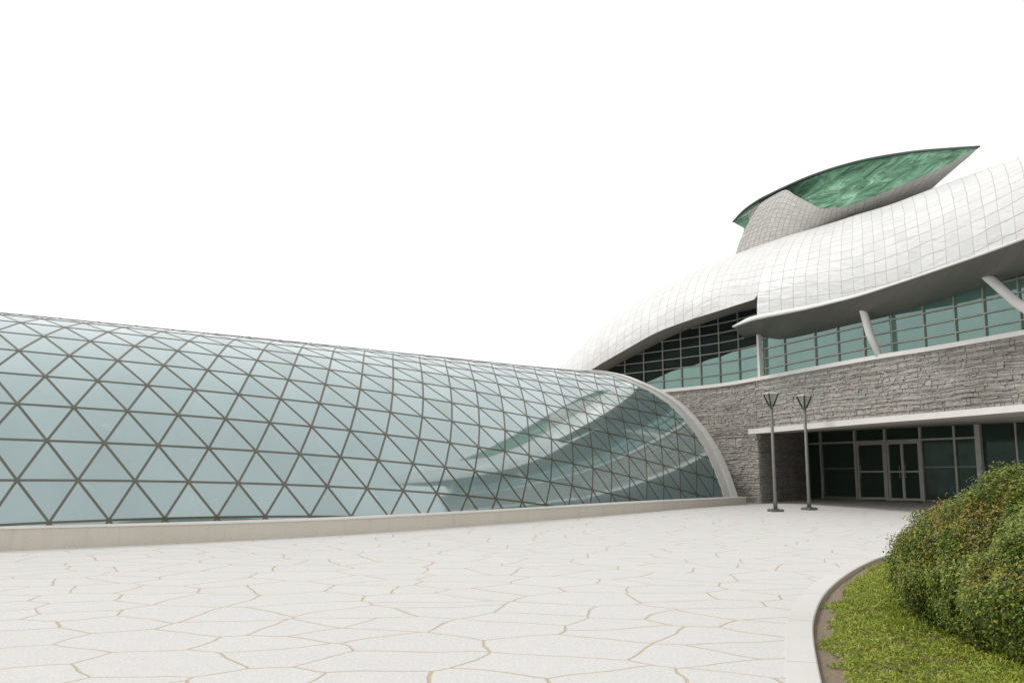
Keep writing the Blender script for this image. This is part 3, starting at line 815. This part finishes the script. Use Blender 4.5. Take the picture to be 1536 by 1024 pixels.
# pair by picture column so that the strip stays square to the edge
ipx = [proj(p)[0] for p in li]
for p in le:
    x = proj(p)[0]; q = Vector([interp(x+10, ipx, [v[a] for v in li]) for a in range(3)])
    rows.append([p, p+(q-p)*0.5-Vector((0, 0, 0.03)), q+(q-p).normalized()*0.35])
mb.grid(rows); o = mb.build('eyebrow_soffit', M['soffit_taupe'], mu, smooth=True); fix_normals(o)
tip = atZ(1099, 490.5, EZ-0.02)
eave = [tip]+catmull([atZ(1114, 485, EZ)]+Lr, DENS)
inn_r = catmull([atY(1101, 491, tip.y+0.25), wall(lpx(1122, 6.9, GO), GO, 7.2)]+[wall(a, GO, b) for a, b in zip(rl, rz)], 6)
er, ir = resample(eave, 90), resample(inn_r, 90)
mb = MB(); rows, uvs = [], []
for k in range(91):
    a, b = er[k], ir[k]; d = (b-a)
    rows.append([a+d*t+Vector((0, 0, -0.10*math.sin(math.pi*t)*min(1, k/20))) for t in (0, .25, .5, .75, 1)]+[b+d.normalized()*0.3 if d.length > 0.01 else b])
    uvs.append([(k*0.36+t*1.2, t*2.0) for t in (0, .25, .5, .75, 1, 1.2)])
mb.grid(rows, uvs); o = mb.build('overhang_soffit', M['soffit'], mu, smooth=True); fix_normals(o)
# rolled white lip along the eave
mb = MB(); n = len(er); up = Vector((0, 0, 1)); rows = []
for k, p in enumerate(er):
    f = k/(n-1); inner_d = (ir[k]-p); inner_d.z = 0
    inner_d = inner_d.normalized() if inner_d.length > 1e-3 else Vector((1, 0, 0))
    hgt = 0.04+0.11*max(0, 1-abs(f-0.12)/0.5)*min(1, k/6); w = 0.06+0.05*(1-f)
    rows.append([p+inner_d*0.12-up*0.012, p-inner_d*w*0.7-up*0.01, p-inner_d*w+up*0.02, p-inner_d*w*0.8+up*hgt*0.6, p-inner_d*0.015+up*hgt, p+inner_d*(0.06 if f > 0.1 else 0.25)+up*(hgt*0.9)])
mb.grid(rows, close=True); mb.face(rows[0]); o = mb.build('eave_lip', M['rim_white'], mu, smooth=True); fix_normals(o)

# ---- inclined struts under the overhang
def strut(top, bot, r0, r1):
    t = thing_part = MB(); m = (top+bot)/2+Vector((-0.04, 0, -0.06))
    t.tube([top+(top-bot).normalized()*0.05, top, m, bot], [r0*0.75, r0, r0*0.98, r1], 14); o = t.build('strut', M['post_white'], mu, smooth=True)
    c = MB(); c.tube([top+(top-bot).normalized()*0.25, top+(top-bot).normalized()*0.02], [0.05, 0.05], 10); c.build('strut_pin', M['mullion_dark'], o)
l1 = lpx(1319, 5.5, 0); b1 = wall(l1, -0.02, SILL+0.05); t1 = atY(1294, 462, b1.y+0.15)
strut(t1, b1, 0.125, 0.105)
l2 = lpx(1576, 5.5, 0); b2 = wall(l2, -0.02, SILL+0.05); t2 = atY(1478, 412, 24.3)
strut(t2, b2, 0.13, 0.11)

# ---- green hood on the ridge
def yb(px): return 40.6-(px-1103)*0.0318
base = [(1103, 381), (1122, 373), (1145, 365), (1172, 359), (1199, 352), (1222, 345), (1246, 337), (1277, 328), (1308, 319), (1340, 309), (1370, 300), (1385, 294), (1391.6, 285)]
lip = [(1141, 305), (1158, 294.5), (1178, 285), (1193, 293), (1215, 305), (1233.5, 312.5), (1252, 311.5), (1277, 307), (1323, 290), (1370, 270), (1416, 249.6), (1445, 233), (1469, 221)]
over = [0.2, 0.35, 0.6, 0.9, 1.2, 1.4, 1.5, 1.6, 1.8, 1.9, 2.0, 2.0, 2.0]
Bp = catmull([atY(px, py+3, yb(px)+0.05) for px, py in base], 5)
Tp = catmull([atY(px, py, yb(px)-o_) for (px, py), o_ in zip(lip, over)], 5)
lowr = [(1391.6, 284), (1398, 271), (1416, 256.5), (1444, 239.5), (1469, 221)]
rows, uvs = [], []
for i, (b, t) in enumerate(zip(Bp, Tp)):
    r_ = []
    for k in range(13):
        f = k/12; g = f*f*0.55+f*0.45                               # flares outward late, like a trumpet bell
        p = b+(t-b)*f; hb = Vector((t.x-b.x, t.y-b.y, 0)); p = p-hb*(f-g)*1.0
        r_.append(p)
    rows.append(r_); uvs.append([(i*0.27, k*0.32) for k in range(13)])
mb = MB(); mb.grid(rows, uvs)
# right-hand flank running out to the pointed tip
lw = catmull([atY(px, py, yb(min(px, 1400))-o_) for (px, py), o_ in zip(lowr, (0.0, 0.5, 0.9, 1.5, 2.0))], 6)
lp_ = resample([Vector(p) for p in Tp[40:]], len(lw)-1)
mb.grid([[a, (a+b)/2+Vector((0, 0.12, -0.02)), b] for a, b in zip([Vector(rows[40+int(20*i/(len(lw)-1))][6]) if i == 0 else p for i, p in enumerate(lw)], lp_)],
        [[(11+i*0.3, 0), (11+i*0.3, .6), (11+i*0.3, 1.2)] for i in range(len(lw))])
rim_px = [(1099.7, 333), (1116, 316), (1137.5, 301), (1158, 290.5), (1178, 281), (1215, 265), (1261, 249.6), (1308, 238), (1370, 228), (1432, 222.6), (1469, 220)]
rim_y = [0.3, 0.2, 0.1, -0.05, -0.2, -0.5, -0.8, -1.1, -1.5, -1.85, -2.02]
Rm = catmull([atY(px, py, yb(px)+d) for (px, py), d in zip(rim_px, rim_y)], 6)
# closed back of the hood: from the rim over and down behind on to the roof
rows2, uv2 = [], []
bot = resample([Vector(p) for p in rows[0][:0:-1]]+[Vector(p) for p in Bp]+[Vector(p) for p in lw[1:]], len(Rm)-1)
for i, p in enumerate(Rm):
    f = i/(len(Rm)-1); w = 3.0*math.sin(math.pi*f)**0.8+0.01
    vd = Vector((p.x, p.y, 0)).normalized(); e = bot[i]+vd*(0.55*w)+Vector((0, 0, 0.03))
    q1 = p+vd*(0.75*w); q2 = q1*0.45+(e+vd*0.6*w)*0.55
    rows2.append([p+Vector((0, 0, 0.02)), p+(q1-p)*.5+Vector((0, 0, 0.02*w)), q1, q2, e]); uv2.append([(i*.25, k*0.9) for k in range(5)])
mb.grid(rows2, uv2)
hood = mb.build('roof_hood', M['hood_tile'], mu, smooth=True)
hood['label'] = 'leaf shaped hood on the roof ridge, grey tiled collar under a green lining'
# green lining
lipG = [(1174, 287), (1193, 294), (1215, 306), (1233.5, 314), (1252, 313), (1277, 308.5), (1323, 292), (1370, 272), (1416, 252), (1445, 235), (1468, 222)]
rimG = [(1172, 284), (1200, 271.5), (1228, 261), (1261, 250), (1285, 243.5), (1308, 238.4), (1345, 231.5), (1380, 227.5), (1416, 224), (1445, 222), (1468.5, 220.4)]
ovG = [-0.1, 0.1, 0.5, 0.75, 0.9, 1.05, 1.35, 1.55, 1.7, 1.85, 2.0]
a = catmull([atY(px, py, yb(px)-o_+0.35*(1-i/10)) for i, ((px, py), o_) in enumerate(zip(lipG, ovG))], 6)
b = catmull([atY(px, py, yb(px)+interp(px, [q[0] for q in rim_px], rim_y)+0.02) for px, py in rimG], 6)
mb = MB(); rows, uvs = [], []
for i, (p, q) in enumerate(zip(a, b)):
    w = (q-p).length
    rows.append([p+(q-p)*t+Vector((0.05, 0.55, 0))*math.sin(math.pi*t)*min(1, w/2.0) for t in np.linspace(0, 1, 11)]); uvs.append([(i*0.17, t*w) for t in np.linspace(0, 1, 11)])
mb.grid(rows, uvs)
gw = [(1100.5, 333.5), (1120.4, 345), (1141, 306), (1137.5, 301.5), (1116, 317)]
q = [atY(px, py, yb(px)+d) for (px, py), d in zip(gw, (0.28, 0.55, 0.3, 0.12, 0.2))]
mb.face(q, [(0, 0), (.6, -.3), (1.2, .8), (1.1, .9), (.5, .5)])
o = mb.build('green_lining', M['green'], hood, smooth=True)
mb = MB(); mb.tube(Rm, [0.03+0.03*math.sin(math.pi*min(1, .15+i/(len(Rm)-1)*.85)) for i in range(len(Rm))], 10); mb.build('hood_rim', M['dark_rim'], hood, smooth=True)

# ---- entrance canopy and recess
mb = MB(); un_ = MB()
edir = (ENT1-ENT0).normalized(); elen = (ENT1-ENT0).length+1.5
def ent(t, off=0.0, z=0.0):
    n_ = Vector((edir.y, -edir.x, 0)); n_ = n_ if n_.y < 0 else -n_
    return ENT0+edir*t+n_*off+Vector((0, 0, z))
rows, ur = [], []
for k in range(41):
    l = LC-0.10+(LEND-LC+0.1)*k/40; f = wall(l, -0.34); g = ent(elen*k/40)
    if k == 0: g = ENT0+Vector((-0.15, 0.1, 0))
    rows.append([Vector((f.x, f.y, CB)), Vector((f.x, f.y, CT)), wall(l, 0.1, CT), wall(l, 0.1, CB+0.03)])
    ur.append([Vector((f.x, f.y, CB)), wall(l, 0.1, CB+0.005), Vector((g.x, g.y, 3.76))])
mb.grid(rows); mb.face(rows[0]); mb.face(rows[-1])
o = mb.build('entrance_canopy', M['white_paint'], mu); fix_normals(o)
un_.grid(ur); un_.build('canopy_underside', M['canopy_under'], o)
# entrance glazing: fixed panes, two doors, mullions
def tpx(px, z=2.0):
    lo, hi = 0.0, elen
    for _ in range(40):
        m = (lo+hi)/2
        if proj(ent(m, 0, z))[0] < px: lo = m
        else: hi = m
    return lo
TR = 3.28
def gE(t): return gz(ent(t).y)
mb = MB(); mb.grid([[ent(t, 0, gE(t)-0.05), ent(t, 0, 3.85)] for t in (0, elen/2, elen)])
eg = mb.build('entrance_window', M['entrance_glass'], mu)
mb = MB(); fx = MB(); nE = (ent(0, 1)-ent(0, 0))
tD = [tpx(1286, 2.0), tpx(1331.5, 2.0), tpx(1385, 2.0)]; t34 = tpx(1435.5, 2.2)
for px in (1213, 1234): t = tpx(px); mb.bar(ent(t, .04, gE(t)), ent(t, .04, 3.80), 0.075, 0.10, nE)
for t in tD: mb.bar(ent(t, .045, gE(t)), ent(t, .045, 3.80), 0.09, 0.13, nE)
mb.bar(ent(t34, .04, gE(t34)), ent(t34, .04, 3.82), 0.075, 0.10, nE)
tC = tpx(1472.5, 2.6); tF = tpx(1527, 2.6)
mb.bar(ent(tF, .04, gE(tF)), ent(tF, .04, 3.82), 0.05, 0.08, nE)
mb.bar(ent(tpx(1213), .04, TR), ent(tC, .04, TR), 0.07, 0.09, nE)
mb.build('mullions', M['mullion_light'], eg)
for a_, b_ in ((tpx(1236), tD[0]-.07), (tD[2]+.07, tC)):
    for z_, w_ in ((2.22, .05), (None, .09)):
        mb = MB(); mb.bar(ent(a_, .02, z_ or gE(a_)+.05), ent(b_, .02, z_ or gE(b_)+.05), w_, 0.05, nE); mb.build('glazing_rail', M['mullion_dark'], eg)
tcl = ent(tC, 0.15); mb = MB(); mb.box((tcl.x, tcl.y, (gz(tcl.y)+3.80)/2), 0.19, 0.22, 3.80-gz(tcl.y), math.atan2(edir.y, edir.x)); mb.build('column', M['mullion_light'], mu)
for k in range(2):
    a_, b_ = tD[k]+0.065, tD[k+1]-0.065; z0 = gE((a_+b_)/2)+0.02; z1 = TR-0.05; mid = z0+(z1-z0)*0.49; fr = MB()
    for t in (a_+.035, b_-.035): fr.bar(ent(t, .05, z0), ent(t, .05, z1), .07, .06, nE)
    for z in (z0+.05, z1-.04, mid): fr.bar(ent(a_+.07, .05, z), ent(b_-.07, .05, z), .09 if z != mid else .06, .058, nE)
    if k == 1: tm = (a_+b_)/2-0.05; fr.bar(ent(tm, .052, z0+.1), ent(tm, .052, z1-.09), .10, .062, nE)
    d = fr.build('door', M['mullion_light'], mu)
    hd = MB()
    for t in ((a_+0.16,) if k == 0 else (tm-.12, tm+.12)):
        hd.tube([ent(t, .11, mid-.25), ent(t, .11, mid+.25)], 0.016, 8)
        for z in (mid-.2, mid+.2): hd.bar(ent(t, .075, z), ent(t, .11, z), .02, .02, (0, 0, 1))
    hd.build('handle', M['mullion_dark'], d)
    pn = MB(); pn.grid([[ent(t, .03, z0+.05), ent(t, .03, z1-.04)] for t in (a_+.05, b_-.05)]); pn.build('pane', M['entrance_glass'], d)
# rest of the body behind, so that the building stays closed from the side
mb = MB()
bpts = [wall(LEND, 0.05), Vector((30, 24, 0)), Vector((34, 52, 0)), Vector((4, 56, 0)), wall(0.2, 0.1)]
mb.grid([[p+Vector((0, 0, z)) for z in (0, 5.4)] for p in bpts]); mb.build('side_wall', M['stone_gap'], mu)

# ------------------------------------------------------------------ street lamps
def make_lamp(label):
    t = thing('street_lamp', label, 'street lamp', (0, 0, 0), 'street lamps before the stone wall')
    H = 3.70
    b = MB(); b.box((0, 0, 0.035), 0.37, 0.37, 0.07); b.box((0, 0, 0.082), 0.20, 0.20, 0.024)
    for sx in (-.14, .14):
        for sy in (-.14, .14): b.tube([(sx, sy, 0.07), (sx, sy, 0.095)], 0.018, 8)
    b.build('base_plate', M['lamp_metal'], t)
    p = MB(); p.tube([(0, 0, 0.09), (0, 0, 0.30), (0, 0, 0.32), (0, 0, H-0.44)], [0.066, 0.062, 0.055, 0.046], 16); p.build('pole', M['lamp_metal'], t, smooth=True)
    h = MB(); h.tube([(0, 0, H-0.46), (0, 0, H-0.40), (0, 0, H-0.37)], [0.07, 0.075, 0.05], 14); hd = h.build('lamp_head', M['lamp_metal'], t, smooth=True)
    g = MB(); r0, r1 = 0.045, 0.152
    def sq(r, z): return [(r, r, z), (-r, r, z), (-r, -r, z), (r, -r, z)]
    g.grid([sq(r0, H-0.37), sq(r1, H-0.04)], close=True); g.build('lamp_glass', M['lamp_glass'], hd)
    a = MB()
    for k in range(4):
        an = math.pi/4+k*math.pi/2; c, s_ = math.cos(an), math.sin(an)
        a.tube([(c*0.06, s_*0.06, H-0.42), (c*0.12, s_*0.12, H-0.30), (c*0.19, s_*0.19, H-0.14), (c*0.225, s_*0.225, H-0.04), (c*0.22, s_*0.22, H+0.003)], [0.026, 0.026, 0.024, 0.024, 0.018], 8)
    a.build('arm', M['lamp_arm'], hd, smooth=True)
    cpm = MB(); rows = []
    for f, z in ((1.0, H-0.035), (1.04, H-0.028), (1.04, H-0.012), (0.85, H+0.003), (0.3, H+0.012)): rows.append(sq(0.17*f, z))
    cpm.grid(rows, close=True); cpm.face(rows[-1]); cpm.face(rows[0][::-1]); cpm.build('lamp_cap', M['post_white'], hd)
    return t
def copy_tree(o, parent=None):
    c = o.copy(); COL.objects.link(c)
    if parent is not None: c.parent = parent
    for ch in list(o.children): copy_tree(ch, c)
    return c
lampA = make_lamp('street lamp farther from the doors, in front of the stone corner')
lampB = copy_tree(lampA); lampB['label'] = 'street lamp nearer to the glass doors, in front of the dark recess'
pa, pb = onG(1163.5, 767), onG(1214, 764.5)
lampA.location = (pa.x, pa.y, gz(pa.y)); lampB.location = (pb.x, pb.y, gz(pb.y)); lampA.rotation_euler.z = 0.25; lampB.rotation_euler.z = 0.55

# ------------------------------------------------------------------ light, sky, camera
SUN_EL, SUN_AZ = math.radians(55), math.radians(278)      # high, from the left, a little beyond the vault
w = bpy.data.worlds.new('World'); scene.world = w; w.use_nodes = True
nt = w.node_tree; nt.nodes.clear(); n = N(nt)
sky = n('ShaderNodeTexSky', sky_type='NISHITA', sun_disc=False, sun_elevation=SUN_EL, sun_rotation=SUN_AZ, air_density=1.0, dust_density=4.0, ozone_density=1.0)
hs = n('ShaderNodeHueSaturation', {'Saturation': 0.12, 'Color': sky.outputs[0]})
ov = n.mix(0.85, hs.outputs[0], (10.2, 10.25, 10.25, 1))             # overcast veil over the clear sky
bg = n('ShaderNodeBackground', {'Color': ov, 'Strength': 0.095}); wo = n('ShaderNodeOutputWorld')
nt.links.new(bg.outputs[0], wo.inputs[0])
sd = bpy.data.lights.new('sun', 'SUN'); sd.energy = 1.2; sd.angle = math.radians(14); sd.color = (1.0, 0.96, 0.9)
so = bpy.data.objects.new('sun', sd); COL.objects.link(so)
dirv = Vector((math.sin(SUN_AZ)*math.cos(SUN_EL), math.cos(SUN_AZ)*math.cos(SUN_EL), math.sin(SUN_EL)))
so.rotation_euler = dirv.to_track_quat('Z', 'Y').to_euler(); so.location = dirv*60
cd = bpy.data.cameras.new('camera'); co = bpy.data.objects.new('camera', cd); COL.objects.link(co)
cd.sensor_width = 36; cd.sensor_fit = 'HORIZONTAL'; cd.lens = F/1536*36; cd.clip_end = 3000; cd.clip_start = 0.05
co.location = (0, 0, CAMZ); co.rotation_euler = (math.pi/2+PITCH, 0, 0)
scene.camera = co
vs_ = scene.view_settings; vs_.view_transform = 'Standard'; vs_.look = 'None'; vs_.exposure = 0.32; vs_.gamma = 1.0
